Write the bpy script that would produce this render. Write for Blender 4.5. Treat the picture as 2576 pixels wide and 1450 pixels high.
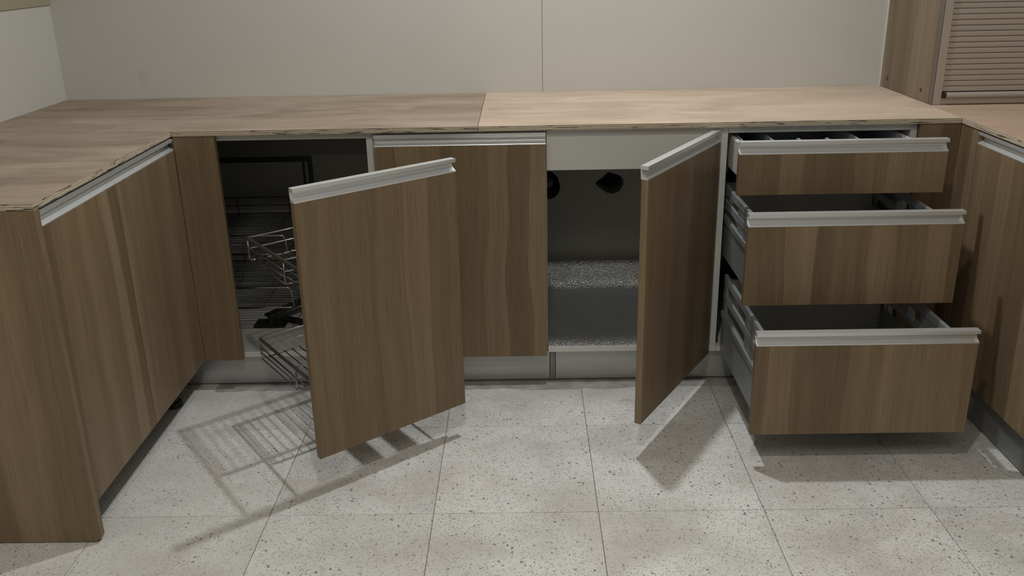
import bpy, bmesh, math, random
from mathutils import Vector, Matrix

random.seed(7)
scene = bpy.context.scene
for o in list(bpy.data.objects):
    bpy.data.objects.remove(o, do_unlink=True)

# ------------------------------------------------------------------ camera
IW, IH = 2576.0, 1450.0
F_PX, PX, PY = 2167.1338, 5.9735, -122.104
cam_d = bpy.data.cameras.new('camera')
cam = bpy.data.objects.new('camera', cam_d)
scene.collection.objects.link(cam)
cam.location = (0.992, -2.3912, 1.2894)
cam.rotation_mode = 'XYZ'
cam.rotation_euler = (1.2455, 0.0188, 0.0060)
cam_d.sensor_fit = 'HORIZONTAL'
cam_d.sensor_width = 36.0
cam_d.lens = 36.0 * F_PX / IW
cam_d.shift_x = -PX / IW
cam_d.shift_y = PY / IW
cam_d.clip_start = 0.02
scene.camera = cam

# ------------------------------------------------------------------ world, lamps, exposure
world = bpy.data.worlds.new('world')
scene.world = world
world.use_nodes = True
world.node_tree.nodes['Background'].inputs[0].default_value = (1.0, 0.97, 0.92, 1)
world.node_tree.nodes['Background'].inputs[1].default_value = 0.01

def area_lamp(name, loc, shape, sx, sy, power, col, rot=(0, 0, 0), spread=180):
    d = bpy.data.lights.new(name, 'AREA')
    d.shape = shape
    d.size = sx
    if shape in ('RECTANGLE', 'ELLIPSE'):
        d.size_y = sy
    d.energy = power
    d.color = col
    d.spread = math.radians(spread)
    o = bpy.data.objects.new(name, d)
    scene.collection.objects.link(o)
    o.location = loc
    o.rotation_euler = rot
    return o

DL_H = 2.6
area_lamp('downlight', (1.15, -0.05, DL_H), 'DISK', 0.07, 0.07, 21.0, (0.97, 0.985, 1.0))
area_lamp('downlight_front', (0.95, -1.76, DL_H), 'DISK', 0.10, 0.10, 13.0, (1.0, 0.955, 0.88))
area_lamp('unseen_fill_light', (1.05, -2.60, DL_H), 'RECTANGLE', 2.0, 1.0, 14.0, (1.0, 0.955, 0.88))  # unseen fill added to lift the ambient light and brighten the foil

scene.view_settings.view_transform = 'Standard'
scene.view_settings.look = 'None'
scene.view_settings.exposure = 0.1
scene.view_settings.gamma = 1.0
scene.view_settings.use_curve_mapping = False

# ------------------------------------------------------------------ materials
def new_mat(name):
    m = bpy.data.materials.new(name)
    m.use_nodes = True
    nt = m.node_tree
    return m, nt, nt.nodes['Principled BSDF']

def N(nt, kind, **kw):
    n = nt.nodes.new(kind)
    for k, v in kw.items():
        setattr(n, k, v)
    return n

def math_node(nt, op, a=None, b=None, c=None, clamp=False):
    n = N(nt, 'ShaderNodeMath', operation=op)
    n.use_clamp = clamp
    for i, v in enumerate((a, b, c)):
        if v is None:
            continue
        if isinstance(v, (int, float)):
            n.inputs[i].default_value = v
        else:
            nt.links.new(v, n.inputs[i])
    return n.outputs[0]

def mix_rgb(nt, fac, a, b, mode='MIX'):
    n = N(nt, 'ShaderNodeMix', data_type='RGBA', blend_type=mode)
    for sock, v in ((n.inputs[0], fac), (n.inputs[6], a), (n.inputs[7], b)):
        if isinstance(v, (int, float)):
            sock.default_value = v
        elif isinstance(v, tuple):
            sock.default_value = v + (1,) if len(v) == 3 else v
        else:
            nt.links.new(v, sock)
    return n.outputs[2]

def ramp(nt, src, stops):
    n = N(nt, 'ShaderNodeValToRGB')
    els = n.color_ramp.elements
    while len(els) < len(stops):
        els.new(0.5)
    for e, (p, c) in zip(els, stops):
        e.position = p
        e.color = c + (1,) if len(c) == 3 else c
    nt.links.new(src, n.inputs[0])
    return n.outputs[0]

def G(v):
    return (v, v, v)

def noise(nt, vec, scale=1.0, detail=3.0, rough=0.5, dist=0.0):
    n = N(nt, 'ShaderNodeTexNoise')
    n.inputs['Scale'].default_value = scale
    n.inputs['Detail'].default_value = detail
    n.inputs['Roughness'].default_value = rough
    n.inputs['Distortion'].default_value = dist
    nt.links.new(vec, n.inputs['Vector'])
    return n.outputs['Fac']

def mapped(nt, vec, scale=(1, 1, 1), loc=(0, 0, 0)):
    n = N(nt, 'ShaderNodeMapping')
    n.inputs['Scale'].default_value = scale
    n.inputs['Location'].default_value = loc
    nt.links.new(vec, n.inputs['Vector'])
    return n.outputs[0]

def obj_coords(nt, rnd=7.3):
    """object coordinates, shifted by a random amount per object"""
    tc = N(nt, 'ShaderNodeTexCoord')
    oi = N(nt, 'ShaderNodeObjectInfo')
    comb = N(nt, 'ShaderNodeCombineXYZ')
    for i, k in enumerate((1.0, 0.37, 0.61)):
        nt.links.new(math_node(nt, 'MULTIPLY', oi.outputs['Random'], rnd * k), comb.inputs[i])
    add = N(nt, 'ShaderNodeVectorMath', operation='ADD')
    nt.links.new(tc.outputs['Object'], add.inputs[0])
    nt.links.new(comb.outputs[0], add.inputs[1])
    return add.outputs[0], tc.outputs['Object'], oi.outputs['Random']

def bump(nt, bsdf, height, strength, distance=0.001):
    b = N(nt, 'ShaderNodeBump')
    b.inputs['Strength'].default_value = strength
    b.inputs['Distance'].default_value = distance
    nt.links.new(height, b.inputs['Height'])
    nt.links.new(b.outputs[0], bsdf.inputs['Normal'])

def mat_plain(name, col, rough=0.5, metal=0.0, var=0.06, vscale=3.0):
    m, nt, b = new_mat(name)
    v, _, _ = obj_coords(nt)
    f = noise(nt, v, vscale, 4)
    c = mix_rgb(nt, f, tuple(x * (1 - var) for x in col), tuple(min(1, x * (1 + var)) for x in col))
    nt.links.new(c, b.inputs['Base Color'])
    b.inputs['Roughness'].default_value = rough
    b.inputs['Metallic'].default_value = metal
    return m

def mat_laminate(name, light, mid, dark, rough=0.42):
    """striped walnut laminate, grain along local z"""
    m, nt, b = new_mat(name)
    v, _, _ = obj_coords(nt)
    sep = N(nt, 'ShaderNodeSeparateXYZ')
    nt.links.new(v, sep.inputs[0])
    across = math_node(nt, 'ADD', sep.outputs[0], sep.outputs[1])
    # slow cathedral wobble of the strips
    wob = noise(nt, mapped(nt, v, (7, 7, 1.6)), 1.0, 2)
    across_w = math_node(nt, 'ADD', across, math_node(nt, 'MULTIPLY', math_node(nt, 'SUBTRACT', wob, 0.5), 0.075))
    vec = N(nt, 'ShaderNodeCombineXYZ')
    nt.links.new(math_node(nt, 'MULTIPLY', across_w, 22.0), vec.inputs[0])
    nt.links.new(math_node(nt, 'MULTIPLY', sep.outputs[2], 0.25), vec.inputs[1])
    strip = N(nt, 'ShaderNodeTexVoronoi', feature='F1', voronoi_dimensions='1D')
    strip.inputs['Scale'].default_value = 1.0
    nt.links.new(math_node(nt, 'MULTIPLY', across_w, 15.0), strip.inputs['W'])
    ssep = N(nt, 'ShaderNodeSeparateColor')
    nt.links.new(strip.outputs['Color'], ssep.inputs[0])
    slow = noise(nt, vec.outputs[0], 0.9, 3, 0.55)
    base = math_node(nt, 'ADD', math_node(nt, 'MULTIPLY', ssep.outputs[0], 0.40),
                     math_node(nt, 'MULTIPLY', slow, 0.64))
    c = ramp(nt, base, [(0.24, dark), (0.54, mid), (0.80, light)])
    vec2 = N(nt, 'ShaderNodeCombineXYZ')
    nt.links.new(math_node(nt, 'MULTIPLY', across, 330.0), vec2.inputs[0])
    nt.links.new(math_node(nt, 'MULTIPLY', sep.outputs[2], 5.0), vec2.inputs[1])
    fine = noise(nt, vec2.outputs[0], 1.0, 2, 0.6)
    vec3 = N(nt, 'ShaderNodeCombineXYZ')
    nt.links.new(math_node(nt, 'MULTIPLY', across, 1400.0), vec3.inputs[0])
    nt.links.new(math_node(nt, 'MULTIPLY', sep.outputs[2], 28.0), vec3.inputs[1])
    fine2 = noise(nt, vec3.outputs[0], 1.0, 1, 0.5)
    f = ramp(nt, fine, [(0.32, G(0.72)), (0.5, G(0.97)), (0.75, G(1.1))])
    f2 = ramp(nt, fine2, [(0.3, G(0.86)), (0.6, G(1.03))])
    c = mix_rgb(nt, 0.7, c, f, 'MULTIPLY')
    c = mix_rgb(nt, 0.7, c, f2, 'MULTIPLY')
    nt.links.new(c, b.inputs['Base Color'])
    b.inputs['Roughness'].default_value = rough
    b.inputs['Specular IOR Level'].default_value = 0.3
    bump(nt, b, fine, 0.12, 0.0006)
    return m

def mat_plywood(name, light, dark):
    """worktop sheets: rotary veneer, grain along x; layered edges below the face"""
    m, nt, b = new_mat(name)
    v, raw, _ = obj_coords(nt)
    patch = noise(nt, mapped(nt, v, (2.6, 7.5, 1)), 1.0, 5, 0.62, 0.9)
    streak = noise(nt, mapped(nt, v, (4.5, 48, 1)), 1.0, 4, 0.6, 0.5)
    fine = noise(nt, mapped(nt, v, (22, 420, 1)), 1.0, 2, 0.6)
    s = math_node(nt, 'ADD', math_node(nt, 'MULTIPLY', patch, 0.76), math_node(nt, 'MULTIPLY', streak, 0.24))
    c = ramp(nt, s, [(0.30, dark), (0.66, light)])
    c = mix_rgb(nt, 0.5, c, ramp(nt, fine, [(0.25, G(0.88)), (0.6, G(1.03))]), 'MULTIPLY')
    crack = noise(nt, mapped(nt, v, (3.0, 95, 1), (4, 1, 0)), 1.0, 2, 0.5)
    c = mix_rgb(nt, ramp(nt, crack, [(0.70, G(0)), (0.76, G(0.55))]), c, tuple(x * 0.5 for x in dark))
    fleck = noise(nt, mapped(nt, v, (60, 130, 1), (1, 7, 0)), 1.0, 1, 0.5)
    c = mix_rgb(nt, ramp(nt, fleck, [(0.80, G(0)), (0.82, G(0.6))]), c, (0.75, 0.70, 0.62))
    # edge plies
    geo = N(nt, 'ShaderNodeNewGeometry')
    nsep = N(nt, 'ShaderNodeSeparateXYZ')
    nt.links.new(geo.outputs['True Normal'], nsep.inputs[0])
    side = math_node(nt, 'LESS_THAN', math_node(nt, 'ABSOLUTE', nsep.outputs[2]), 0.5)
    rsep = N(nt, 'ShaderNodeSeparateXYZ')
    nt.links.new(raw, rsep.inputs[0])
    wz = noise(nt, mapped(nt, v, (7, 7, 0)), 1.0, 3)
    ply = math_node(nt, 'ADD', math_node(nt, 'MULTIPLY', rsep.outputs[2], 2 * math.pi / 0.0052),
                    math_node(nt, 'MULTIPLY', wz, 2.6))
    ply = math_node(nt, 'ADD', math_node(nt, 'MULTIPLY', math_node(nt, 'SINE', ply), 0.5), 0.5)
    ec = ramp(nt, ply, [(0.06, (0.30, 0.24, 0.165)), (0.22, (0.56, 0.475, 0.36)), (0.9, (0.66, 0.575, 0.445))])
    ef = noise(nt, mapped(nt, v, (70, 70, 900)), 1.0, 3, 0.6)
    ec = mix_rgb(nt, 0.8, ec, ramp(nt, ef, [(0.3, G(0.62)), (0.6, G(1.05))]), 'MULTIPLY')
    void = noise(nt, mapped(nt, v, (13, 13, 230), (3, 3, 5)), 1.0, 3, 0.62)
    ec = mix_rgb(nt, ramp(nt, void, [(0.575, G(0)), (0.625, G(0.9))]), ec, (0.022, 0.014, 0.009))
    c = mix_rgb(nt, side, c, ec)
    nt.links.new(c, b.inputs['Base Color'])
    b.inputs['Roughness'].default_value = 0.62
    b.inputs['Specular IOR Level'].default_value = 0.25
    bump(nt, b, fine, 0.15, 0.0006)
    return m

def mat_terrazzo(name):
    m, nt, b = new_mat(name)
    v, raw, rnd = obj_coords(nt, 23.0)
    big = noise(nt, v, 5.0, 5, 0.6)
    c = ramp(nt, big, [(0.3, (0.58, 0.572, 0.55)), (0.55, (0.72, 0.712, 0.688)), (0.75, (0.79, 0.782, 0.757))])
    # each slab a little lighter or darker
    c = mix_rgb(nt, 1.0, c, ramp(nt, rnd, [(0.0, G(0.94)), (1.0, G(1.04))]), 'MULTIPLY')
    for sc, cut, mx, amt, lo, hi, seed in ((560, 0.15, 0.55, 0.55, (0.27, 0.26, 0.235), (0.56, 0.54, 0.50), 3.0),
                                           (230, 0.06, 0.56, 0.70, (0.20, 0.19, 0.17), (0.50, 0.48, 0.44), 0.0),
                                           (100, 0.70, 0.36, 0.85, (0.085, 0.08, 0.07), (0.26, 0.24, 0.21), 8.0)):
        vo = N(nt, 'ShaderNodeTexVoronoi', feature='F1', voronoi_dimensions='3D')
        vo.inputs['Scale'].default_value = sc
        dn = N(nt, 'ShaderNodeTexNoise')
        dn.inputs['Scale'].default_value = sc * 1.3
        nt.links.new(v, dn.inputs['Vector'])
        ad = N(nt, 'ShaderNodeVectorMath', operation='MULTIPLY_ADD')
        nt.links.new(dn.outputs['Color'], ad.inputs[0])
        ad.inputs[1].default_value = (0.6 / sc,) * 3
        nt.links.new(mapped(nt, v, (1, 1, 0.5), (seed, seed, seed)), ad.inputs[2])
        nt.links.new(ad.outputs[0], vo.inputs['Vector'])
        cs = N(nt, 'ShaderNodeSeparateColor')
        nt.links.new(vo.outputs['Color'], cs.inputs[0])
        # chips of varying size; most cells hold none
        size = math_node(nt, 'MULTIPLY', math_node(nt, 'SUBTRACT', cs.outputs[0], cut), mx / (1 - cut))
        mask = math_node(nt, 'MULTIPLY', math_node(nt, 'LESS_THAN', vo.outputs['Distance'], size), amt)
        c = mix_rgb(nt, mask, c, mix_rgb(nt, cs.outputs[1], lo, hi))
    geo = N(nt, 'ShaderNodeNewGeometry')
    # dusty, unpolished band along the cabinets, and dull traffic stains
    st = noise(nt, mapped(nt, geo.outputs['Position'], (3.2, 5.0, 1)), 1.0, 5, 0.6, 0.4)
    c = mix_rgb(nt, ramp(nt, st, [(0.46, G(0)), (0.72, G(0.55))]), c, (0.42, 0.385, 0.34))
    du = noise(nt, mapped(nt, geo.outputs['Position'], (4.5, 4.5, 1), (2.0, 5.0, 0)), 1.0, 7, 0.68, 0.3)
    gs = N(nt, 'ShaderNodeSeparateXYZ')
    nt.links.new(geo.outputs['Position'], gs.inputs[0])
    left = N(nt, 'ShaderNodeMapRange')
    left.inputs[1].default_value = 0.75
    left.inputs[2].default_value = 0.0
    left.inputs[3].default_value = -0.08
    left.inputs[4].default_value = 0.16
    nt.links.new(gs.outputs[0], left.inputs[0])
    c = mix_rgb(nt, ramp(nt, math_node(nt, 'ADD', du, left.outputs[0]), [(0.50, G(0)), (0.68, G(0.42))]), c, (0.60, 0.59, 0.56))
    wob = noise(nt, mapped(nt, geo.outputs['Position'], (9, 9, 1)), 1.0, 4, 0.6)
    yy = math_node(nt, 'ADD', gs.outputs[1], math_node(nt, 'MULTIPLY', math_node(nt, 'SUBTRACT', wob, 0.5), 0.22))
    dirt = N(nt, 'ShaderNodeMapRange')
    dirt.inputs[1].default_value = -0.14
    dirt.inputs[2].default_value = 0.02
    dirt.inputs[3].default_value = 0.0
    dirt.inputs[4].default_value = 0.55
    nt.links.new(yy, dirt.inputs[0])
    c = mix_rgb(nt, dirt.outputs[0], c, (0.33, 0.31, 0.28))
    nt.links.new(c, b.inputs['Base Color'])
    b.inputs['Roughness'].default_value = 0.5
    b.inputs['Specular IOR Level'].default_value = 0.35
    return m

def mat_wall(name, col, smudge=None):
    m, nt, b = new_mat(name)
    geo = N(nt, 'ShaderNodeNewGeometry')
    f = noise(nt, geo.outputs['Position'], 2.2, 4, 0.6)
    c = mix_rgb(nt, f, tuple(x * 0.96 for x in col), tuple(x * 1.04 for x in col))
    if smudge:
        d = N(nt, 'ShaderNodeVectorMath', operation='DISTANCE')
        nt.links.new(mapped(nt, geo.outputs['Position'], (1.6, 1, 1), (0, 0, 0)), d.inputs[0])
        d.inputs[1].default_value = (smudge[0] * 1.6, smudge[1], smudge[2])
        k = ramp(nt, d.outputs['Value'], [(0.0, G(0.12)), (0.022, G(0.10)), (0.034, G(0.0))])
        c = mix_rgb(nt, k, c, tuple(x * 0.45 for x in col))
    nt.links.new(c, b.inputs['Base Color'])
    b.inputs['Roughness'].default_value = 0.75
    b.inputs['Specular IOR Level'].default_value = 0.2
    fn = noise(nt, geo.outputs['Position'], 240, 2)
    bump(nt, b, fn, 0.05, 0.0008)
    return m

def mat_brushed(name, col, rough, along=0, metal=0.85):
    m, nt, b = new_mat(name)
    v, _, _ = obj_coords(nt)
    sc = [900, 900, 900]
    sc[along] = 9
    f = noise(nt, mapped(nt, v, tuple(sc)), 1.0, 2)
    c = mix_rgb(nt, f, tuple(x * 0.86 for x in col), tuple(min(1, x * 1.06) for x in col))
    nt.links.new(c, b.inputs['Base Color'])
    b.inputs['Roughness'].default_value = rough
    b.inputs['Metallic'].default_value = metal
    return m

def mat_foil(name):
    m, nt, b = new_mat(name)
    v, _, _ = obj_coords(nt)
    d1 = N(nt, 'ShaderNodeTexVoronoi', feature='SMOOTH_F1')
    d1.inputs['Scale'].default_value = 230
    nt.links.new(v, d1.inputs['Vector'])
    f = noise(nt, v, 260, 2, 0.5, 1.0)
    h = math_node(nt, 'ADD', math_node(nt, 'MULTIPLY', d1.outputs['Distance'], 1.2), f)
    b.inputs['Base Color'].default_value = (0.86, 0.89, 0.93, 1)
    b.inputs['Metallic'].default_value = 0.97
    b.inputs['Roughness'].default_value = 0.33
    bump(nt, b, h, 0.8, 0.0030)
    return m

WOOD = mat_laminate('walnut_laminate', (0.310, 0.226, 0.140), (0.226, 0.160, 0.094), (0.146, 0.103, 0.058))
WOOD_GREY = mat_laminate('grey_oak_laminate', (0.270, 0.215, 0.150), (0.215, 0.165, 0.108), (0.150, 0.112, 0.070))
PLY = mat_plywood('worktop_plywood', (0.62, 0.495, 0.385), (0.40, 0.305, 0.225))
PLY_RED = mat_plywood('reddish_plywood', (0.54, 0.40, 0.305), (0.40, 0.28, 0.205))
PLY_DULL = mat_plywood('dull_plywood', (0.43, 0.345, 0.268), (0.21, 0.157, 0.112))
TERRAZZO = mat_terrazzo('terrazzo')
GROUT = mat_plain('grout', (0.16, 0.15, 0.135), 0.85)
MORTAR = mat_plain('mortar', (0.27, 0.265, 0.245), 0.9, 0, 0.55, 26)
WALL = mat_wall('wall_paint', (0.570, 0.563, 0.518), (-0.317, 0.6, 0.895))
WALL_LOW = mat_wall('lower_wall_grey', (0.36, 0.365, 0.33))  # wall below the worktop, in a darker grey
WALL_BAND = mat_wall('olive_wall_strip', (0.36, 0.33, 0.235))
CEIL = mat_wall('ceiling_paint', (0.50, 0.49, 0.47))
WHITE = mat_plain('white_melamine', (0.60, 0.60, 0.575), 0.45, 0, 0.03)
INSIDE = mat_plain('carcass_white_shaded', (0.40, 0.40, 0.385), 0.55, 0, 0.04)  # white board greyed to put the cabinets' inner shade into its colour
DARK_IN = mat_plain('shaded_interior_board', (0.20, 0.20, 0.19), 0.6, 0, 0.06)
ALU = mat_brushed('brushed_aluminium', (0.80, 0.815, 0.82), 0.34, 0, 0.65)
ALU_EDGE = mat_brushed('aluminium_edging', (0.70, 0.69, 0.66), 0.45, 0, 0.45)
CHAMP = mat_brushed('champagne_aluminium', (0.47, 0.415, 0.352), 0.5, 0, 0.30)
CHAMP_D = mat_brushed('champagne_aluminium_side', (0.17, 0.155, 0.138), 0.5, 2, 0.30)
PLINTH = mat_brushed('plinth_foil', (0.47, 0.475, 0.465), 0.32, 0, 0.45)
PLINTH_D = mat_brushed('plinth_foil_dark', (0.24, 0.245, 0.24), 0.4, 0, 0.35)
DRAWERM = mat_plain('grey_drawer_steel', (0.27, 0.285, 0.295), 0.38, 0.3, 0.03)
RAILM = mat_plain('light_drawer_rail', (0.42, 0.445, 0.47), 0.30, 0.5, 0.03)
CHROME = mat_plain('chrome_wire', (0.40, 0.395, 0.385), 0.22, 1.0, 0.02)
WIREM = mat_plain('dull_rack_wire', (0.085, 0.085, 0.08), 0.35, 0.8, 0.02)
RIMM = mat_plain('basket_rim', (0.10, 0.10, 0.097), 0.35, 0.6, 0.02)
BLACKM = mat_plain('black_steel', (0.030, 0.030, 0.028), 0.45, 0.2, 0.1)
RUBBER = mat_plain('black_plastic', (0.012, 0.012, 0.012), 0.55, 0, 0.1)
TRAYM = mat_plain('grey_tray_plastic', (0.34, 0.36, 0.38), 0.35, 0, 0.03)
CAPM = mat_plain('brown_screw_cap', (0.075, 0.042, 0.022), 0.5, 0, 0.1)
CAULK = mat_plain('white_edging', (0.75, 0.74, 0.71), 0.5, 0, 0.02)
HOLE = mat_plain('dark_hole_lining', (0.020, 0.019, 0.017), 0.95, 0, 0.3, 30)
PIPEM = mat_plain('old_pipe', (0.10, 0.10, 0.09), 0.6, 0.2, 0.3, 30)
FOIL = mat_foil('embossed_foil')
CLIPM = mat_plain('pale_clip', (0.52, 0.54, 0.55), 0.4, 0, 0.02)

# ------------------------------------------------------------------ geometry helpers
C = scene.collection

def box(bm, x0, x1, y0, y1, z0, z1, bev=0.0):
    t = bmesh.new()
    vs = [t.verts.new((x, y, z)) for x in (x0, x1) for y in (y0, y1) for z in (z0, z1)]
    for f in ((0, 1, 3, 2), (4, 6, 7, 5), (0, 4, 5, 1), (2, 3, 7, 6), (0, 2, 6, 4), (1, 5, 7, 3)):
        t.faces.new([vs[i] for i in f])
    bmesh.ops.recalc_face_normals(t, faces=t.faces)
    if bev:
        bmesh.ops.bevel(t, geom=t.edges[:], offset=bev, segments=1, affect='EDGES')
    merge(bm, t)

def merge(bm, t):
    me = bpy.data.meshes.new('tmp')
    t.to_mesh(me)
    t.free()
    bm.from_mesh(me)
    bpy.data.meshes.remove(me)

def prism(bm, poly, axis, a, b, bev=0.0):
    """extrude a 2-D outline along an axis; outline is in the two other axes, in xyz order"""
    t = bmesh.new()
    def p3(p, k):
        if axis == 'x':
            return (k, p[0], p[1])
        if axis == 'y':
            return (p[0], k, p[1])
        return (p[0], p[1], k)
    A = [t.verts.new(p3(p, a)) for p in poly]
    B = [t.verts.new(p3(p, b)) for p in poly]
    n = len(poly)
    for i in range(n):
        t.faces.new((A[i], A[(i + 1) % n], B[(i + 1) % n], B[i]))
    t.faces.new(A[::-1])
    t.faces.new(B)
    bmesh.ops.recalc_face_normals(t, faces=t.faces)
    if bev:
        bmesh.ops.bevel(t, geom=t.edges[:], offset=bev, segments=1, affect='EDGES')
    merge(bm, t)

def tube(bm, pts, r, n=7, rz=None):
    """sweep a round section along a polyline"""
    pts = [Vector(p) for p in pts]
    rings = []
    for i, p in enumerate(pts):
        d = (pts[min(i + 1, len(pts) - 1)] - pts[max(i - 1, 0)]).normalized()
        up = Vector((0, 0, 1)) if abs(d.z) < 0.95 else Vector((1, 0, 0))
        s = d.cross(up).normalized()
        w = s.cross(d).normalized()
        rings.append([bm.verts.new(p + s * (r * math.cos(2 * math.pi * k / n)) +
                                   w * ((rz or r) * math.sin(2 * math.pi * k / n))) for k in range(n)])
    for a, b in zip(rings, rings[1:]):
        for k in range(n):
            bm.faces.new((a[k], a[(k + 1) % n], b[(k + 1) % n], b[k]))
    bm.faces.new(rings[0][::-1])
    bm.faces.new(rings[-1])

def cyl(bm, c, r, h, axis='z', n=24, r2=None):
    t = bmesh.new()
    bmesh.ops.create_cone(t, cap_ends=True, segments=n, radius1=r, radius2=r if r2 is None else r2, depth=h)
    if axis == 'x':
        bmesh.ops.rotate(t, verts=t.verts, matrix=Matrix.Rotation(math.pi / 2, 3, 'Y'))
    if axis == 'y':
        bmesh.ops.rotate(t, verts=t.verts, matrix=Matrix.Rotation(math.pi / 2, 3, 'X'))
    bmesh.ops.translate(t, verts=t.verts, vec=c)
    merge(bm, t)

WORLD = {}

def link(o, parent=None, loc=(0, 0, 0), rot=0.0):
    """place an object at a world position under a parent (parents' transforms known from WORLD)"""
    C.objects.link(o)
    W = Matrix.Translation(Vector(loc)) @ Matrix.Rotation(rot, 4, 'Z')
    WORLD[o.name] = W
    if parent is not None:
        o.parent = parent
        Lm = WORLD[parent.name].inverted() @ W
    else:
        Lm = W
    o.location = Lm.to_translation()
    o.rotation_euler = Lm.to_euler()
    return o

def obj(name, bm, mat, parent=None, frame=None, smooth=False):
    """one mesh object. The bmesh is in world coordinates (frame None) or in the local
    coordinates of frame=(origin, angle); its origin goes to the middle of its base."""
    xs = [v.co.x for v in bm.verts]; ys = [v.co.y for v in bm.verts]; zs = [v.co.z for v in bm.verts]
    c = Vector(((min(xs) + max(xs)) / 2, (min(ys) + max(ys)) / 2, min(zs)))
    bmesh.ops.translate(bm, verts=bm.verts, vec=-c)
    me = bpy.data.meshes.new(name)
    bm.to_mesh(me)
    bm.free()
    me.materials.append(mat)
    if smooth:
        for p in me.polygons:
            p.use_smooth = True
    o = bpy.data.objects.new(name, me)
    if frame is None:
        link(o, parent, c)
    else:
        org, ang = frame
        w = Vector(org) + Matrix.Rotation(ang, 3, 'Z') @ c
        link(o, parent, w, ang)
    return o

def bx(name, mat, parent, x0, x1, y0, y1, z0, z1, bev=0.0, frame=None):
    bm = bmesh.new()
    box(bm, x0, x1, y0, y1, z0, z1, bev)
    return obj(name, bm, mat, parent, frame)

def tag(o, label=None, cat=None, group=None, kind=None):
    for k, v in (('label', label), ('category', cat), ('group', group), ('kind', kind)):
        if v:
            o[k] = v
    return o

def thing(name, label, cat, loc, group=None):
    o = bpy.data.objects.new(name, None)
    o.empty_display_size = 0.05
    link(o, None, loc)
    return tag(o, label, cat, group)

def repeat(src, parent, loc):
    """copy of a part at a world position, sharing its mesh"""
    c = src.copy()
    C.objects.link(c)
    W = Matrix.Translation(Vector(loc)) @ WORLD[src.name].to_3x3().to_4x4()
    WORLD[c.name] = W
    c.parent = parent
    Lm = WORLD[parent.name].inverted() @ W if parent else W
    c.location = Lm.to_translation()
    c.rotation_euler = Lm.to_euler()
    return c

# handle profile in (depth behind the front face, height below the top)
D = 0.020
PROFILE = [(0.0, 0.0), (0.0, -0.0085), (0.0015, -0.0095), (0.0150, -0.0095), (0.0165, -0.0110), (0.0168, -0.0165),
           (0.0160, -0.0205), (0.0135, -0.0240), (0.0095, -0.0268), (0.0050, -0.0290), (0.0005, -0.0310),
           (0.0, -0.0320), (0.0, -0.0340), (0.0180, -0.0340), (0.0190, -0.0330), (D, -0.0150), (D, 0.0)]

def handle(parent, w, ztop, frame, mat=None, name='handle'):
    bm = bmesh.new()
    prism(bm, [(y, ztop + z) for y, z in PROFILE], 'x', 0.0, w)
    return obj(name, bm, mat or ALU, parent, frame)

def front(parent, name, org, ang, w, z0, z1, mat=None, th=0.018):
    """door or drawer front: laminate board with an aluminium grip profile along its top"""
    fr = ((org[0], org[1], 0.0), ang)
    bm = bmesh.new()
    box(bm, 0.0, w, 0.0, th, z0, z1 - 0.0342, 0.0009)
    d = obj(name, bm, mat or WOOD, parent, fr)
    handle(d, w, z1, fr)
    return d

# ------------------------------------------------------------------ setting
XL, XR, YB, YF, ZC = -0.595, 2.835, 0.600, -5.20, 2.64
TILE, GX, GY = 0.3978, 0.3644, -0.2339

bm = bmesh.new(); box(bm, XL - 0.3, XR + 0.3, YF - 0.3, YB + 0.4, -0.10, -0.004)
floor = tag(obj('floor', bm, GROUT), kind='structure')
i0, i1 = math.floor((XL - GX) / TILE), math.floor((XR - GX) / TILE)
j0, j1 = math.floor((YF - GY) / TILE), 2
first = None
for j in range(j0, j1):
    for i in range(i0, i1 + 1):
        cx, cy = GX + (i + 0.5) * TILE, GY + (j + 0.5) * TILE
        if first is None:
            bm = bmesh.new()
            h = TILE / 2 - 0.0007
            box(bm, cx - h, cx + h, cy - h, cy + h, -0.0039, 0.0, 0.0006)
            first = obj('tile', bm, TERRAZZO, floor)
        else:
            repeat(first, floor, (cx, cy, -0.0039 + random.uniform(-0.0002, 0.0002)))

# rough mortar left along the foot of the plinths
bm = bmesh.new()
rows = []
nx = 170
wk = 0.0
for k in range(nx + 1):
    x = 0.02 + (2.2 - 0.02) * k / nx
    wk = wk * 0.86 + random.uniform(-0.0042, 0.0042)
    yf = -0.012 + 0.007 * math.sin(x * 3.1 + 1) + wk
    rows.append([bm.verts.new((x, yf, -0.001)), bm.verts.new((x, yf + 0.006, 0.0012 + random.uniform(0, 0.0008))),
                 bm.verts.new((x, 0.022, 0.0018 + random.uniform(0, 0.001))), bm.verts.new((x, 0.0415, 0.002)),
                 bm.verts.new((x, 0.0415, -0.001))])
for a, b in zip(rows, rows[1:]):
    for q in range(4):
        bm.faces.new((a[q], a[q + 1], b[q + 1], b[q]))
bmesh.ops.recalc_face_normals(bm, faces=bm.faces)
obj('mortar_smear', bm, MORTAR, floor, smooth=True)

# back wall: two plasterboard sheets above the worktop, older wall with two openings below
bm = bmesh.new(); box(bm, XL - 0.15, XR + 0.15, YB + 0.10, YB + 0.25, 0.0, ZC)
wall_back = tag(obj('wall_back', bm, HOLE), kind='structure')
SEAM = 1.0631
bx('wall_panel', WALL, wall_back, XL - 0.15, SEAM - 0.0006, YB, YB + 0.099, 0.815, ZC, 0.0004)
bx('wall_panel', WALL, wall_back, SEAM + 0.0006, XR + 0.15, YB, YB + 0.099, 0.815, ZC, 0.0004)

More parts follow.
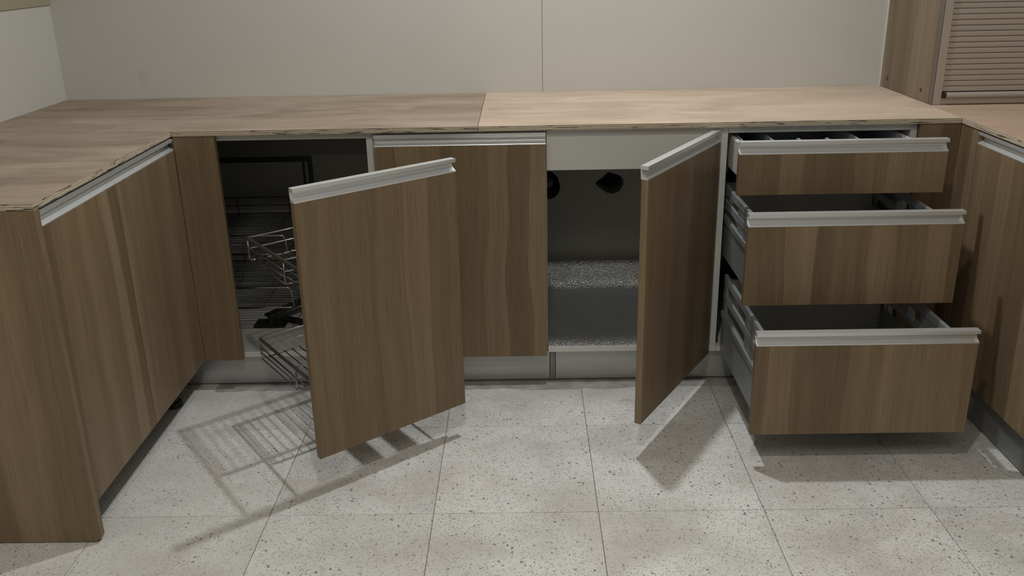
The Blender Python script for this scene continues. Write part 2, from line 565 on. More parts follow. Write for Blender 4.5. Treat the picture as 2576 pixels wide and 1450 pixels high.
def holed_panel(x0, x1, z0, z1, holes, y0, y1):
    """wall slab with irregular through holes; holes = [(x, z, [radii])] in separate columns"""
    t = bmesh.new()
    def v(x, y, z): return t.verts.new((x, y, z))
    cuts = [x0]
    for a, b in zip(holes, holes[1:]):
        cuts.append((a[0] + b[0]) / 2)
    cuts.append(x1)
    for (hx, hz, rad), xa, xb in zip(holes, cuts, cuts[1:]):
        n = len(rad)
        ring, outer = [], []
        for k, r in enumerate(rad):
            a = 2 * math.pi * k / n
            ca, sa = math.cos(a), math.sin(a)
            ring.append((hx + r * ca, hz + r * sa))
            tx = ((xb - hx) / ca) if ca > 1e-6 else ((xa - hx) / ca if ca < -1e-6 else 1e9)
            tz = ((z1 - hz) / sa) if sa > 1e-6 else ((z0 - hz) / sa if sa < -1e-6 else 1e9)
            tt = min(tx, tz)
            outer.append((hx + tt * ca, hz + tt * sa))
        A = [v(x, y0, z) for x, z in ring]; B = [v(x, y1, z) for x, z in ring]; O = [v(x, y0, z) for x, z in outer]
        for k in range(n):
            q = (k + 1) % n
            t.faces.new((O[k], O[q], A[q], A[k]))
            t.faces.new((A[k], A[q], B[q], B[k]))
        for cx, cz in ((xa, z0), (xb, z0), (xb, z1), (xa, z1)):          # corner gaps
            best = None
            for k in range(n):
                q = (k + 1) % n
                o1, o2 = outer[k], outer[q]
                on1 = abs(o1[0] - cx) < 1e-6 or abs(o1[1] - cz) < 1e-6
                on2 = abs(o2[0] - cx) < 1e-6 or abs(o2[1] - cz) < 1e-6
                if on1 and on2 and abs(o1[0] - o2[0]) > 1e-6 and abs(o1[1] - o2[1]) > 1e-6:
                    best = k
            if best is not None:
                t.faces.new((O[best], v(cx, y0, cz), O[(best + 1) % n]))
    bmesh.ops.recalc_face_normals(t, faces=t.faces)
    return t

def radii(seed, rx, rz, n=28, rough=0.08):
    rr = random.Random(seed)
    ph = [rr.uniform(0, 6.28) for _ in range(4)]
    out = []
    for k in range(n):
        a = 2 * math.pi * k / n + 0.017
        base = 1.0 / math.sqrt((math.cos(a) / rx) ** 2 + (math.sin(a) / rz) ** 2)
        out.append(base * (1 + rough * (math.sin(2 * a + ph[0]) * 0.5 + math.sin(3 * a + ph[1]) * 0.6 +
                                        math.sin(7 * a + ph[2]) * 0.22) + rr.uniform(-0.02, 0.02)))
    return out

def outline_radii(pts, n=36):
    """radius of a closed outline at n even angles about (0, 0)"""
    out = []
    for k in range(n):
        a = 2 * math.pi * k / n + 0.017
        dx, dy = math.cos(a), math.sin(a)
        best = 0.04
        for (ax, ay), (bx_, by_) in zip(pts, pts[1:] + pts[:1]):
            ex, ey = bx_ - ax, by_ - ay
            den = dx * ey - dy * ex
            if abs(den) < 1e-9:
                continue
            tt = (ax * ey - ay * ex) / den
            uu = (ax * dy - ay * dx) / den
            if tt > 0 and -1e-6 <= uu <= 1 + 1e-6:
                best = tt
        out.append(best)
    return out

bm = holed_panel(XL - 0.15, XR + 0.15, 0.0, 0.8145,
                 [(1.079, 0.482, radii(3, 0.043, 0.053, rough=0.04)), (1.3015, 0.489, outline_radii([(0.0497, -0.005), (0.046, 0.018), (0.026, 0.031), (-0.008, 0.040), (-0.030, 0.018), (-0.0535, 0.002), (-0.047, -0.012), (-0.026, -0.026), (-0.010, -0.037), (0.013, -0.041), (0.037, -0.028)]))], YB, YB + 0.099)
obj('wall_panel', bm, WALL_LOW, wall_back)
bm = bmesh.new(); tube(bm, [(1.079, YB + 0.095, 0.485), (1.079, YB + 0.03, 0.485)], 0.020, 16)
tube(bm, [(1.079, YB + 0.03, 0.485), (1.079, YB + 0.012, 0.485)], 0.011, 12)
obj('capped_pipe', bm, PIPEM, wall_back)
# battens and the frame of an old service opening behind the corner cabinet; dark colour stands for shadow gaps
bx('shadow_batten', DARK_IN, wall_back, -0.56, 0.54, YB - 0.012, YB - 0.0005, 0.612, 0.760)
bx('shadow_batten', BLACKM, wall_back, -0.56, 0.226, YB - 0.010, YB - 0.0005, 0.588, 0.604)
bx('shadow_batten', BLACKM, wall_back, 0.226, 0.240, YB - 0.010, YB - 0.0005, 0.400, 0.604)
bx('shadow_batten', BLACKM, wall_back, 0.206, 0.212, YB - 0.008, YB - 0.0005, 0.400, 0.587)

bm = bmesh.new(); box(bm, XL - 0.15, XL, YF - 0.15, YB + 0.0995, 0.0, ZC)
tag(obj('wall_left', bm, WALL), kind='structure')
bm = bmesh.new(); box(bm, XR, XR + 0.15, YF - 0.15, YB - 0.0005, 0.0, ZC)
tag(obj('wall_right', bm, WALL), kind='structure')
bm = bmesh.new(); box(bm, XL + 0.0005, XR - 0.0005, YF - 0.15, YF, 0.0, ZC)
tag(obj('wall_front', bm, WALL), kind='structure')
bm = bmesh.new(); box(bm, XL - 0.15, XR + 0.15, YF - 0.15, YB + 0.25, ZC, ZC + 0.1)
tag(obj('ceiling', bm, CEIL), kind='structure')
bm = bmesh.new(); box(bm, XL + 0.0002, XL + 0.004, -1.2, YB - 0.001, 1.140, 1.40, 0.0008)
tag(obj('olive_band_1', bm, WALL_BAND), kind='structure')  # thin olive strip for the darker band high on the left wall

# ------------------------------------------------------------------ worktop sheets
ZT, TT = 0.820, 0.015
ZU = ZT - TT

def sheet(mat, label, poly):
    bm = bmesh.new()
    prism(bm, poly, 'z', ZU, ZT, 0.0006)
    return tag(obj('worktop_sheet', bm, mat), label, 'worktop', 'plywood worktop sheets')

g = 0.0007
gy = 0.0016
sheet(PLY_DULL, 'long plywood worktop sheet at the back wall, left of the middle seam',
      [(XL + g, 0.056), (0.0, 0.0), (0.8661 - g, 0.0), (0.8661 - g, YB - g), (XL + g, YB - g)])
sheet(PLY, 'long pale plywood worktop sheet at the back wall, above the drawers',
      [(0.8661 + g, 0.0), (2.2183 - g, 0.0), (2.2183 - g, YB - g), (0.8661 + g, YB - g)])
sheet(PLY_DULL, 'short brown plywood worktop sheet on the left run, next to the corner',
      [(XL + g, -0.3555), (-0.0012, -0.351), (-0.0012, -2 * gy), (XL + g, 0.0545 - gy)])
sheet(PLY_DULL, 'brown plywood worktop sheet on the left run, nearest the viewer, above the end panel',
      [(XL + g, -0.7262), (0.0, -0.7262), (0.0, -0.3538), (XL + g, -0.3583)])
sheet(PLY_RED, 'reddish plywood worktop sheet on the right run, under the roller shutter cabinet',
      [(2.2183 + g, -1.02), (XR - g, -1.02), (XR - g, YB - g), (2.2183 + g, YB - g)])

# ------------------------------------------------------------------ left run cabinet
ZB = 0.1015                                        # underside of doors
ZH = 0.7995                                        # top of grip profiles
t = thing('base_cabinet', 'wood grain base cabinet of the left run, end panel reaching the floor',
          'cabinet', (-0.3, -0.36, 0.0))
bm = bmesh.new()
prism(bm, [(XL + 0.001, 0.002), (-0.014, 0.002), (-0.0025, 0.010), (0.0, 0.016), (0.0, ZU - 0.0007), (XL + 0.001, ZU - 0.0007)],
      'y', -0.7255, -0.7075, 0.0009)
obj('end_panel', bm, WOOD, t)
bm = bmesh.new()
box(bm, XL + 0.002, -0.0215, -0.7070, -0.690, 0.104, ZU - 0.001)
box(bm, XL + 0.002, -0.0215, -0.012, 0.003, 0.104, ZU - 0.001)
box(bm, XL + 0.002, -0.0215, -0.690, -0.012, 0.104, 0.120)
box(bm, XL + 0.002, XL + 0.010, -0.690, -0.012, 0.120, ZU - 0.001)
box(bm, -0.09, -0.0215, -0.690, -0.012, ZU - 0.019, ZU - 0.001)
obj('body', bm, INSIDE, t)
d = front(t, 'door', (0.0, -0.7065, 0), math.pi / 2, 0.3405, ZB, ZH)
d = front(t, 'door', (0.0, -0.3645, 0), math.pi / 2, 0.3687, ZB, ZH)
for x, y in ((-0.072, -0.090), (-0.072, -0.640), (-0.50, -0.090), (-0.50, -0.640)):
    bm = bmesh.new()
    cyl(bm, (x, y, 0.008), 0.024, 0.016, r2=0.020)
    cyl(bm, (x, y, 0.060), 0.013, 0.087)
    obj('foot', bm, RUBBER, t)

# ------------------------------------------------------------------ corner cabinet
t = thing('corner_cabinet', 'open corner cabinet with wire baskets behind its swung-out wooden door',
          'cabinet', (0.0, 0.3, 0.0))
CF = 0.023                                         # front plane of the carcasses
bx('filler_panel', WOOD, t, 0.0002, 0.1185, 0.0046, 0.0225, ZB, ZU - 0.0008, 0.0008)
bx('top_rail', WHITE, t, 0.1000, 0.5448, CF, CF + 0.08, 0.7865, ZU - 0.0007, 0.0005)
bx('side_panel', WHITE, t, 0.5450, 0.5625, CF, YB - 0.02, 0.1035, ZU - 0.0007, 0.0005)
bx('side_panel', INSIDE, t, -0.560, -0.543, CF + 0.02, YB - 0.02, 0.1035, ZU - 0.0007)
bx('bottom_panel', WHITE, t, -0.5425, 0.5448, CF, YB - 0.02, 0.1035, 0.1195, 0.0005)
bm = bmesh.new(); box(bm, -0.5425, 0.0, CF, CF + 0.016, 0.120, 0.789)
obj('blind_panel', bm, INSIDE, t)

UX, UY = 0.785, 0.620
ANG = math.atan2(UY, UX)
NEAR = (0.4785, -0.5485)
DW = 0.4375
door = front(t, 'door', (NEAR[0], NEAR[1], 0), ANG, DW, 0.1005, 0.7935)
fr = ((NEAR[0], NEAR[1], 0.0), ANG)                # local: x along the door, y away behind it

def local_tube(bm, pts, r, n=7):
    tube(bm, pts, r, n)

def corner_path(pts, rad=0.012, n=4):
    """round the inner corners of a polyline"""
    P = [Vector(p) for p in pts]
    out = [P[0]]
    for a, b, c in zip(P, P[1:], P[2:]):
        d1 = (a - b).normalized(); d2 = (c - b).normalized()
        r = min(rad, (a - b).length * 0.45, (c - b).length * 0.45)
        s, e = b + d1 * r, b + d2 * r
        for k in range(n + 1):
            q = k / n
            out.append(s * (1 - q) ** 2 + b * (2 * q * (1 - q)) + e * q ** 2)
    out.append(P[-1])
    return out

def front_basket(zb, h, name='wire_basket'):
    """basket hung behind the open door, in the door's own frame"""
    u0, u1, v0, v1 = 0.036, 0.400, 0.206, 0.422
    v0b = v0 - 0.018
    rr = 0.0024
    bm = bmesh.new()
    # dark flat side rims running forward to the door
    for u in (u0, u1):
        bt = bmesh.new()
        box(bt, u - 0.003, u + 0.003, 0.030, v1, zb + h - 0.009, zb + h + 0.002, 0.002)
        merge(bm, bt)
    b = obj(name, bm, RIMM, t, fr)
    # chrome posts and bottom ring
    bm = bmesh.new()
    for u in (u0, u1):
        tube(bm, corner_path([(u, v1, zb + h), (u, v1, zb), (u + (0.05 if u == u0 else -0.05), v1, zb)]), rr)
        tube(bm, corner_path([(u, v0b, zb + h), (u, v0b, zb), (u + (0.05 if u == u0 else -0.05), v0b, zb)]), rr)
    for v in (v0b, v1):
        tube(bm, [(u0 + 0.045, v, zb), (u1 - 0.045, v, zb)], rr)
    obj('bottom_frame', bm, CHROME, b, fr, True)
    for u in (u0, u1):
        bm = bmesh.new(); tube(bm, [(u, v0b, zb), (u, v1, zb)], 0.0016)
        obj('wire', bm, WIREM, b, fr, True)
    # rails round the back and front
    for z in (zb + h - 0.002, zb + h * 0.52):
        for v in (v1, v0b):
            bm = bmesh.new(); tube(bm, [(u0, v, z), (u1, v, z)], 0.0022)
            obj('rail', bm, CHROME, b, fr, True)
    for u in (u0, u1):
        for k in (0.28, 0.55):
            bm = bmesh.new(); tube(bm, [(u, v0b, zb + h * k), (u, v1, zb + h * k)], 0.0016)
            obj('rail', bm, WIREM, b, fr, True)
    w = None
    ang3 = Matrix.Rotation(ANG, 3, 'Z')
    nw = 15
    for k in range(nw):
        u = u0 + 0.022 + (u1 - u0 - 0.044) * k / (nw - 1)
        if w is None:
            bm = bmesh.new(); tube(bm, [(u, v0b - 0.004, zb + 0.003), (u, v1 + 0.003, zb + 0.003)], 0.0016, 6)
            w = obj('wire', bm, WIREM, b, fr, True)
            wl = Vector(WORLD[w.name].to_translation())
            u_first = u
        else:
            repeat(w, b, wl + ang3 @ Vector((u - u_first, 0, 0)))
    return b

front_basket(0.205, 0.066)
front_basket(0.500, 0.068)
# black carrier behind the door
bm = bmesh.new()
box(bm, 0.300, 0.330, 0.0185, 0.030, 0.14, 0.70, 0.001)
box(bm, 0.385, 0.415, 0.0185, 0.030, 0.14, 0.70, 0.001)
obj('carrier_frame', bm, BLACKM, t, fr)
for u, z in ((0.262, 0.46), (0.345, 0.44)):
    bm = bmesh.new(); box(bm, u, u + 0.052, 0.0305, 0.190, z, z + 0.006, 0.001)
    obj('carrier_arm', bm, BLACKM, t, fr)

def rear_basket(zb, h, x0, x1, y0, y1):
    rr = 0.0028
    bm = bmesh.new()
    tube(bm, corner_path([(x0, y0, zb), (x0, y0, zb + h), (x1, y0, zb + h), (x1 + 0.004, y0 + 0.004, zb)], 0.014), rr)
    tube(bm, corner_path([(x0, y1, zb), (x0, y1, zb + h), (x1, y1, zb + h), (x1, y1, zb)], 0.014), rr)
    tube(bm, corner_path([(x0, y0, zb), (x1, y0, zb), (x1, y1, zb), (x0, y1, zb), (x0, y0, zb)], 0.01), rr)
    for x in (x0 + 0.10, x0 + 0.33, x1 - 0.10):
        tube(bm, [(x, y0, zb - 0.003), (x, y1, zb - 0.003), (x, y1 + 0.002, zb + h)], 0.0022)
    b = obj('wire_basket', bm, CHROME, t, None, True)
    for z in (zb + h * 0.5,):
        bm = bmesh.new(); tube(bm, [(x0, y0, z), (x1, y0, z)], 0.002)
        obj('rail', bm, WIREM, b, None, True)
        bm = bmesh.new(); tube(bm, [(x0, y1, z), (x1, y1, z)], 0.002)
        obj('rail', bm, WIREM, b, None, True)
    w = None
    n = 21
    for k in range(n):
        y = y0 + 0.014 + (y1 - y0 - 0.028) * k / (n - 1)
        if w is None:
            bm = bmesh.new(); tube(bm, [(x0, y, zb + 0.0022), (x1, y, zb + 0.0022)], 0.0019, 6)
            w = obj('wire', bm, WIREM, b, None, True)
            wl = Vector(WORLD[w.name].to_translation()); yf = y
        else:
            repeat(w, b, wl + Vector((0, y - yf, 0)))
    return b

rear_basket(0.408, 0.060, -0.36, 0.254, 0.120, 0.560)
rear_basket(0.228, 0.068, -0.36, 0.255, 0.120, 0.560)

# swivel mechanism on the cabinet floor
bm = bmesh.new()
prism(bm, [(0.092, 0.206), (0.110, 0.200), (0.180, 0.200), (0.198, 0.205), (0.196, 0.268), (0.089, 0.272)], 'z', 0.1197, 0.1235, 0.0008)
plate = obj('pivot_plate', bm, BLACKM, t)
for x, y in ((0.100, 0.212), (0.190, 0.212)):
    bm = bmesh.new(); cyl(bm, (x, y, 0.1245), 0.0035, 0.002, n=10)
    obj('screw', bm, CHROME, plate)
bm = bmesh.new(); cyl(bm, (0.145, 0.240, 0.135), 0.009, 0.022, n=16)
obj('pivot_post', bm, RIMM, t)

def bar(bm, p, q, w, h):
    p, q = Vector(p), Vector(q)
    d = (q - p); L = d.length
    tb = bmesh.new(); box(tb, -0.016, L + 0.016, -w / 2, w / 2, 0, h, 0.004)
    a = math.atan2(d.y, d.x)
    tilt = math.asin(d.z / L)
    M = Matrix.Translation(p) @ Matrix.Rotation(a, 4, 'Z') @ Matrix.Rotation(-tilt, 4, 'Y')
    bmesh.ops.transform(tb, matrix=M, verts=tb.verts)
    merge(bm, tb)

bm = bmesh.new(); bar(bm, (0.145, 0.240, 0.1465), (0.31, 0.40, 0.172), 0.040, 0.010)
obj('swivel_arm', bm, BLACKM, t)
bm = bmesh.new(); bar(bm, (0.185, 0.262, 0.1245), (0.46, 0.120, 0.1245), 0.030, 0.010)
obj('swivel_arm', bm, BLACKM, t)
bm = bmesh.new(); tube(bm, [(0.47, 0.30, 0.121), (0.47, 0.30, 0.48)], 0.014, 12)
obj('upright_post', bm, BLACKM, t)

# ------------------------------------------------------------------ middle cabinet
t = thing('base_cabinet', 'wood grain base cabinet, its one door closed, between the two swung-open doors', 'cabinet', (0.81, 0.3, 0.0))
bm = bmesh.new()
box(bm, 0.5632, 0.579, CF, YB - 0.02, 0.1035, ZU - 0.001)
box(bm, 1.0420, 1.0575, CF, YB - 0.02, 0.1035, ZU - 0.001)
box(bm, 0.579, 1.0420, CF, YB - 0.02, 0.1035, 0.1195)
box(bm, 0.579, 1.0420, CF, CF + 0.08, ZU - 0.018, ZU - 0.001)
box(bm, 0.579, 1.0420, YB - 0.03, YB - 0.022, 0.1195, ZU - 0.018)
obj('body', bm, INSIDE, t)
front(t, 'door', (0.5687, 0.0046, 0), 0.0, 0.4875, ZB, 0.798)

# ------------------------------------------------------------------ sink cabinet
t = thing('sink_cabinet', 'foil-lined sink cabinet with white front panel above its swung-open wooden door',
          'cabinet', (1.31, 0.3, 0.0))
bx('front_panel', WHITE, t, 1.0590, 1.5564, CF, CF + 0.016, 0.6835, ZU - 0.0007, 0.0005)
bx('side_panel', INSIDE, t, 1.0578, 1.0600, CF + 0.0165, YB - 0.02, 0.1075, ZU - 0.001)
bx('side_panel', WHITE, t, 1.5568, 1.5745, CF, YB - 0.02, 0.1015, ZU - 0.0007, 0.0005)
bx('bottom_panel', ALU_EDGE, t, 1.0602, 1.5566, CF, YB - 0.02, 0.1075, 0.1232, 0.0005)
# foil mat: lies on the floor of the cabinet and turns up at the back
prof = [(CF - 0.0008, 0.1090), (CF - 0.0008, 0.1225), (CF + 0.0005, 0.1240), (0.10, 0.1240), (0.25, 0.1240), (0.40, 0.1242)]
R0, yc = 0.060, 0.478
for k in range(9):
    a = math.radians(62) * k / 8
    prof.append((yc + R0 * math.sin(a), 0.1240 + R0 * (1 - math.cos(a))))
ly, lz = prof[-1]
for k in range(1, 4):
    prof.append((ly + 0.0095 * k, lz + 0.0178 * k))
bm = bmesh.new()
th = 0.0007
outer = [bm_v for bm_v in prof]
rowsA, rowsB = [], []
for k, (y, z) in enumerate(prof):
    p0 = prof[max(k - 1, 0)]; p1 = prof[min(k + 1, len(prof) - 1)]
    dy, dz = p1[0] - p0[0], p1[1] - p0[1]
    L = math.hypot(dy, dz)
    ny, nz = -dz / L, dy / L
    rowsA.append([bm.verts.new((1.0606 + (1.5560 - 1.0606) * q / 12, y, z)) for q in range(13)])
    rowsB.append([bm.verts.new((1.0606 + (1.5560 - 1.0606) * q / 12, y + ny * th, z + nz * th)) for q in range(13)])
for a, b in zip(rowsB, rowsB[1:]):
    for q in range(12):
        bm.faces.new((a[q], a[q + 1], b[q + 1], b[q]))
for a, b in zip(rowsA, rowsA[1:]):
    for q in range(12):
        bm.faces.new((a[q], b[q], b[q + 1], a[q + 1]))
for rowp in ((rowsA[0], rowsB[0]), (rowsB[-1], rowsA[-1])):
    for q in range(12):
        bm.faces.new((rowp[0][q], rowp[0][q + 1], rowp[1][q + 1], rowp[1][q]))
tag(obj('foil_lining', bm, FOIL, t, None, True), 'embossed silver foil lining')
bx('edge_strip', ALU_EDGE, t, 1.0602, 1.5562, CF - 0.0032, CF - 0.0010, 0.1078, 0.1252, 0.0003)
ang = math.atan2(0.415, 0.265)
front(t, 'door', (1.2885, -0.4035, 0), ang, 0.4895, 0.1000, 0.7960)
for z in (0.18, 0.66):
    bm = bmesh.new()
    box(bm, 0.425, 0.475, 0.0185, 0.026, z, z + 0.045, 0.001)
    obj('hinge', bm, ALU, t, ((1.2885, -0.4035, 0), ang))

# ------------------------------------------------------------------ drawer cabinet
t = thing('drawer_cabinet', 'white drawer cabinet, three wood-fronted drawers pulled out in steps, lowest furthest',
          'cabinet', (1.84, 0.3, 0.0))
XA, XB = 1.5752, 2.1074
bx('top_rail', WHITE, t, XA, 2.0895, CF, CF + 0.07, 0.7840, ZU - 0.0007, 0.0005)
bx('side_panel', WHITE, t, 2.0898, XB, CF, YB - 0.02, 0.1015, ZU - 0.0007, 0.0005)
bx('bottom_panel', WHITE, t, XA, 2.0895, CF, YB - 0.02, 0.1015, 0.1190, 0.0005)
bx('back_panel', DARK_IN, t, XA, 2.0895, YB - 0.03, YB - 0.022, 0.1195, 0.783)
bx('filler_panel', WOOD, t, XB + 0.0006, 2.2217, 0.0046, 0.0225, 0.1015, ZU - 0.0008, 0.0008)
for z in (0.660, 0.390, 0.118):
    for x0, x1 in ((XA + 0.0002, XA + 0.011), (2.0785, 2.0893)):
        bm = bmesh.new()
        box(bm, x0, x1, 0.045, 0.50, z + 0.004, z + 0.022, 0.001)
        obj('slide_rail', bm, BLACKM, t)

FX, FW = 1.5618, 0.5480

def drawer(yf, z0, z1, kind):
    ya, yb = yf + 0.0185, yf + 0.4750
    xl, xr = 1.5885, 2.0755                        # outer faces of the box
    zf = z0 + 0.018
    bm = bmesh.new()
    box(bm, xl + 0.014, xr - 0.014, ya, yb, zf + 0.006, zf + 0.018)
    ztop_back = z1 - 0.040
    box(bm, xl + 0.014, xr - 0.014, yb - 0.014, yb, zf + 0.018, ztop_back)
    dr = obj('drawer', bm, INSIDE if kind == 'deep' else DRAWERM, t)
    front(dr, 'drawer_front', (FX, yf, 0), 0.0, FW, z0, z1)
    fobj = dr.children[0]
    # keep the grip under the drawer: thing > part > sub-part
    for ch in list(fobj.children):
        W = WORLD[ch.name]
        ch.parent = dr
        Lm = WORLD[dr.name].inverted() @ W
        ch.location = Lm.to_translation(); ch.rotation_euler = Lm.to_euler()
    for s, x in ((-1, xl), (1, xr)):
        xi = x + 0.013 if s < 0 else x - 0.013
        a, b = min(x, xi), max(x, xi)
        if kind == 'shallow':
            bm = bmesh.new()
            box(bm, a, b, ya, yb, zf + 0.006, z1 - 0.028, 0.0015)
            obj('side_panel', bm, WHITE, dr)
        else:
            zs = zf + (0.118 if z0 > 0.3 else 0.125)
            # steel side with a stepped ledge
            bm = bmesh.new()
            prof = [(0.0, zf - 0.004), (0.0, zs - 0.020), (-0.004, zs - 0.016), (-0.004, zs), (0.0135, zs), (0.0135, zf - 0.004)]
            if s < 0:
                poly = [(x + p, z) for p, z in prof]
            else:
                poly = [(x - p, z) for p, z in prof]
            prism(bm, poly, 'y', ya, yb)
            obj('side_panel', bm, DRAWERM, dr)
            top = z1 - 0.024
            mid = (zs + top) / 2 + 0.002
            for zc in (mid, top):
                bm = bmesh.new()
                box(bm, a + 0.001, b - 0.001, ya, yb, zc - 0.024, zc, 0.002)
                obj('gallery_rail', bm, RAILM, dr)
            for q0, q1 in ((ya + 0.12, ya + 0.20), (yb - 0.03, yb)):
                bx('rail_bracket', DRAWERM, dr, a + 0.002, b - 0.002, q0, q1, zs + 0.0005, mid - 0.0245)
                bx('rail_bracket', DRAWERM, dr, a + 0.002, b - 0.002, q0, q1, mid + 0.0005, top - 0.0245)
    if kind == 'deep':
        bm = bmesh.new()
        zc = z1 - 0.070
        xi = xr - 0.0135
        box(bm, xi - 0.003, xi - 0.0002, yf + 0.245, yf + 0.285, zc - 0.014, zc + 0.020, 0.0008)
        obj('clip', bm, CLIPM, dr)
    return dr

drawer(-0.166, 0.6525, 0.7980, 'shallow')
drawer(-0.301, 0.3900, 0.6410, 'deep')
drawer(-0.453, 0.0960, 0.3800, 'deep')

# cutlery tray lying in the top drawer
t = thing('cutlery_tray', 'grey plastic cutlery tray with upright dividers lying in the top drawer', 'tray', (1.832, 0.06, 0.6950))
x0, x1, y0, y1, z0, z1 = 1.6035, 2.0605, -0.144, 0.290, 0.6950, 0.7720
bm = bmesh.new()
box(bm, x0, x1, y0, y1, z0, z0 + 0.003)
for a in ((x0, x0 + 0.003, y0, y1), (x1 - 0.003, x1, y0, y1), (x0 + 0.003, x1 - 0.003, y0, y0 + 0.003), (x0 + 0.003, x1 - 0.003, y1 - 0.003, y1)):
    box(bm, a[0], a[1], a[2], a[3], z0 + 0.003, z1)
obj('tray_shell', bm, TRAYM, t)
for x in (1.690, 1.766, 1.846, 1.928):
    bm = bmesh.new()
    pts = []
    ya, yb, zt = y0 + 0.004, y1 - 0.004, z1 - 0.001
    if x in (1.766, 1.846):
        ya, yb = y0 + 0.004, 0.02
    prof = [(ya, z0 + 0.0035), (yb, z0 + 0.0035)]
    for k in range(7):
        a = math.pi / 2 * k / 6
        prof.append((yb - 0.022 + 0.022 * math.cos(a), zt - 0.022 + 0.022 * math.sin(a)))
    prof.append((ya, zt))
    prism(bm, prof, 'x', x - 0.003, x + 0.003, 0.0008)
    obj('divider', bm, TRAYM, t)

# ------------------------------------------------------------------ right run cabinet
t = thing('base_cabinet', 'dark wood grain base cabinet of the right run with closed doors, right of the drawers',
          'cabinet', (2.5, -0.5, 0.0))
XD = 2.2220
bx('filler_panel', WOOD, t, XD, XD + 0.018, -0.0885, 0.0225, 0.112, ZU - 0.0008, 0.0008)
bm = bmesh.new()
box(bm, XD + 0.0225, XR - 0.002, -0.090, -0.072, 0.113, ZU - 0.001)
box(bm, XD + 0.0225, XR - 0.002, -1.000, -0.982, 0.113, ZU - 0.001)
box(bm, XD + 0.0225, XR - 0.002, -0.982, -0.090, 0.113, 0.130)
box(bm, XR - 0.012, XR - 0.002, -0.982, -0.090, 0.130, ZU - 0.001)
obj('body', bm, INSIDE, t)
front(t, 'door', (XD, -0.0905, 0), -math.pi / 2, 0.452, 0.112, 0.8005)
front(t, 'door', (XD, -0.5455, 0), -math.pi / 2, 0.452, 0.112, 0.8005)
bx('end_panel', WOOD, t, XD, XR - 0.002, -1.0195, -1.0010, 0.002, ZU - 0.0008, 0.0008)
for x, y in ((2.33, -0.14), (2.33, -0.93), (2.76, -0.14), (2.76, -0.93)):
    bm = bmesh.new()
    cyl(bm, (x, y, 0.008), 0.024, 0.016, r2=0.020)
    cyl(bm, (x, y, 0.064), 0.013, 0.097)
    obj('foot', bm, RUBBER, t)

# ------------------------------------------------------------------ plinths
def plinth(label, mat, *a):
    bm = bmesh.new(); box(bm, *a, 0.0006)
    return tag(obj('plinth', bm, mat), label, 'plinth', 'kickboards under the cabinets')
plinth('grey kickboard under the corner cabinet and the middle closed door', PLINTH, -0.240, 1.0645, 0.0420, 0.0570, 0.0035, 0.0995)
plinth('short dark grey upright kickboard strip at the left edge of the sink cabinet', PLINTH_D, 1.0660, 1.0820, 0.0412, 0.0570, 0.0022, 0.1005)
plinth('grey kickboard under the foil-lined sink cabinet and the drawers', PLINTH, 1.0835, 2.2440, 0.0420, 0.0570, 0.0035, 0.0985)
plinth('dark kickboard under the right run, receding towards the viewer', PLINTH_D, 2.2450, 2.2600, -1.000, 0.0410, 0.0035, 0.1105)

# ------------------------------------------------------------------ roller shutter cabinet on the worktop
t = thing('roller_shutter_cabinet', 'tall wall cabinet with champagne roller shutter standing on the right worktop corner', 'cabinet', (2.53, 0.4, ZT))
UXL, UYF, ZB2, ZT2 = 2.2236, 0.205, ZT + 0.0008, 1.52
bx('side_panel', WOOD_GREY, t, UXL, UXL + 0.018, UYF + 0.0205, YB - 0.0045, ZB2, ZT2, 0.0006)
bx('side_panel', WOOD_GREY, t, XR - 0.020, XR - 0.002, UYF + 0.0205, YB - 0.0045, ZB2, ZT2, 0.0006)
bx('back_panel', CAULK, t, UXL - 0.0012, XR - 0.002, YB - 0.004, YB - 0.0006, ZB2, ZT2)
bx('top_panel', WOOD_GREY, t, UXL + 0.0185, XR - 0.0205, UYF + 0.0205, YB - 0.0045, ZT2 - 0.018, ZT2)
bx('bottom_panel', WOOD_GREY, t, UXL + 0.0185, XR - 0.0205, UYF + 0.0205, YB - 0.0045, ZB2, ZB2 + 0.018)
bx('frame_side', CHAMP_D, t, UXL + 0.0002, UXL + 0.0035, UYF + 0.0005, UYF + 0.0200, ZB2, ZT2, 0.0004)
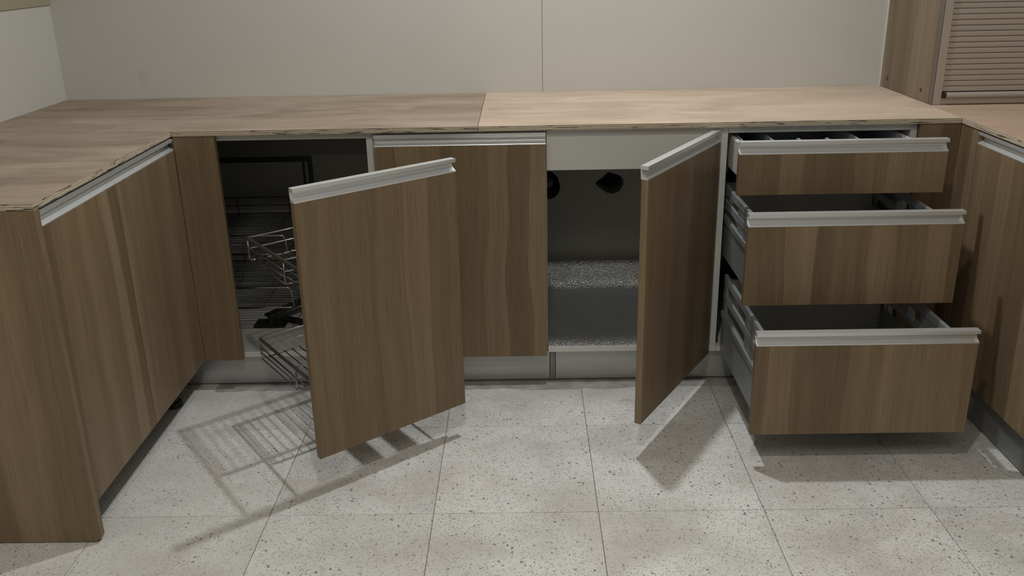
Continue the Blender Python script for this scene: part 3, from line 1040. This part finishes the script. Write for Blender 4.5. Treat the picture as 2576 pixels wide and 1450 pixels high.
bx('frame_stile', CHAMP, t, UXL + 0.0036, UXL + 0.0275, UYF, UYF + 0.0200, ZB2, ZT2, 0.0006)
bx('frame_stile', CHAMP, t, XR - 0.0295, XR - 0.002, UYF, UYF + 0.0200, ZB2, ZT2, 0.0006)
SX0, SX1 = UXL + 0.0280, XR - 0.030
bx('bottom_rail', CHAMP, t, SX0 + 0.001, SX1, UYF + 0.003, UYF + 0.016, ZB2 + 0.001, 0.8405, 0.0008)
bm = bmesh.new()
prism(bm, [(UYF + 0.012, 0.8412), (UYF - 0.004, 0.8412), (UYF - 0.009, 0.8440), (UYF - 0.0105, 0.8490), (UYF - 0.0095, 0.8540),
           (UYF - 0.005, 0.8570), (UYF + 0.012, 0.8575)], 'x', SX0 + 0.010, SX1, 0.0)
hb = obj('pull_bar', bm, CHAMP, t)
bx('end_cap', RUBBER, hb, SX0 + 0.0006, SX0 + 0.0097, UYF - 0.0085, UYF + 0.012, 0.8418, 0.8572, 0.001)
PITCH = 0.01614
s0 = None
bx('shutter_back', RUBBER, t, SX0, SX1, UYF + 0.0150, UYF + 0.0185, 0.8600, ZT2 - 0.02)
k = 0
while 0.8600 + (k + 1) * PITCH < ZT2 - 0.02:
    z = 0.8600 + k * PITCH
    if s0 is None:
        bm = bmesh.new()
        prism(bm, [(UYF + 0.014, z), (UYF + 0.0062, z), (UYF + 0.0050, z + 0.0007), (UYF + 0.0047, z + 0.004), (UYF + 0.0047, z + 0.0110),
                   (UYF + 0.0050, z + 0.0142), (UYF + 0.0060, z + 0.0149), (UYF + 0.014, z + 0.0149)], 'x', SX0, SX1)
        s0 = obj('slat', bm, CHAMP, t)
        sl = Vector(WORLD[s0.name].to_translation())
    else:
        repeat(s0, t, sl + Vector((0, 0, k * PITCH)))
    k += 1
for y, z in ((0.5415, 0.8532), (0.2864, 0.8538)):
    bm = bmesh.new(); cyl(bm, (UXL - 0.0008, y, z), 0.0062, 0.0014, 'x', 18)
    obj('screw_cap', bm, CAPM, t)
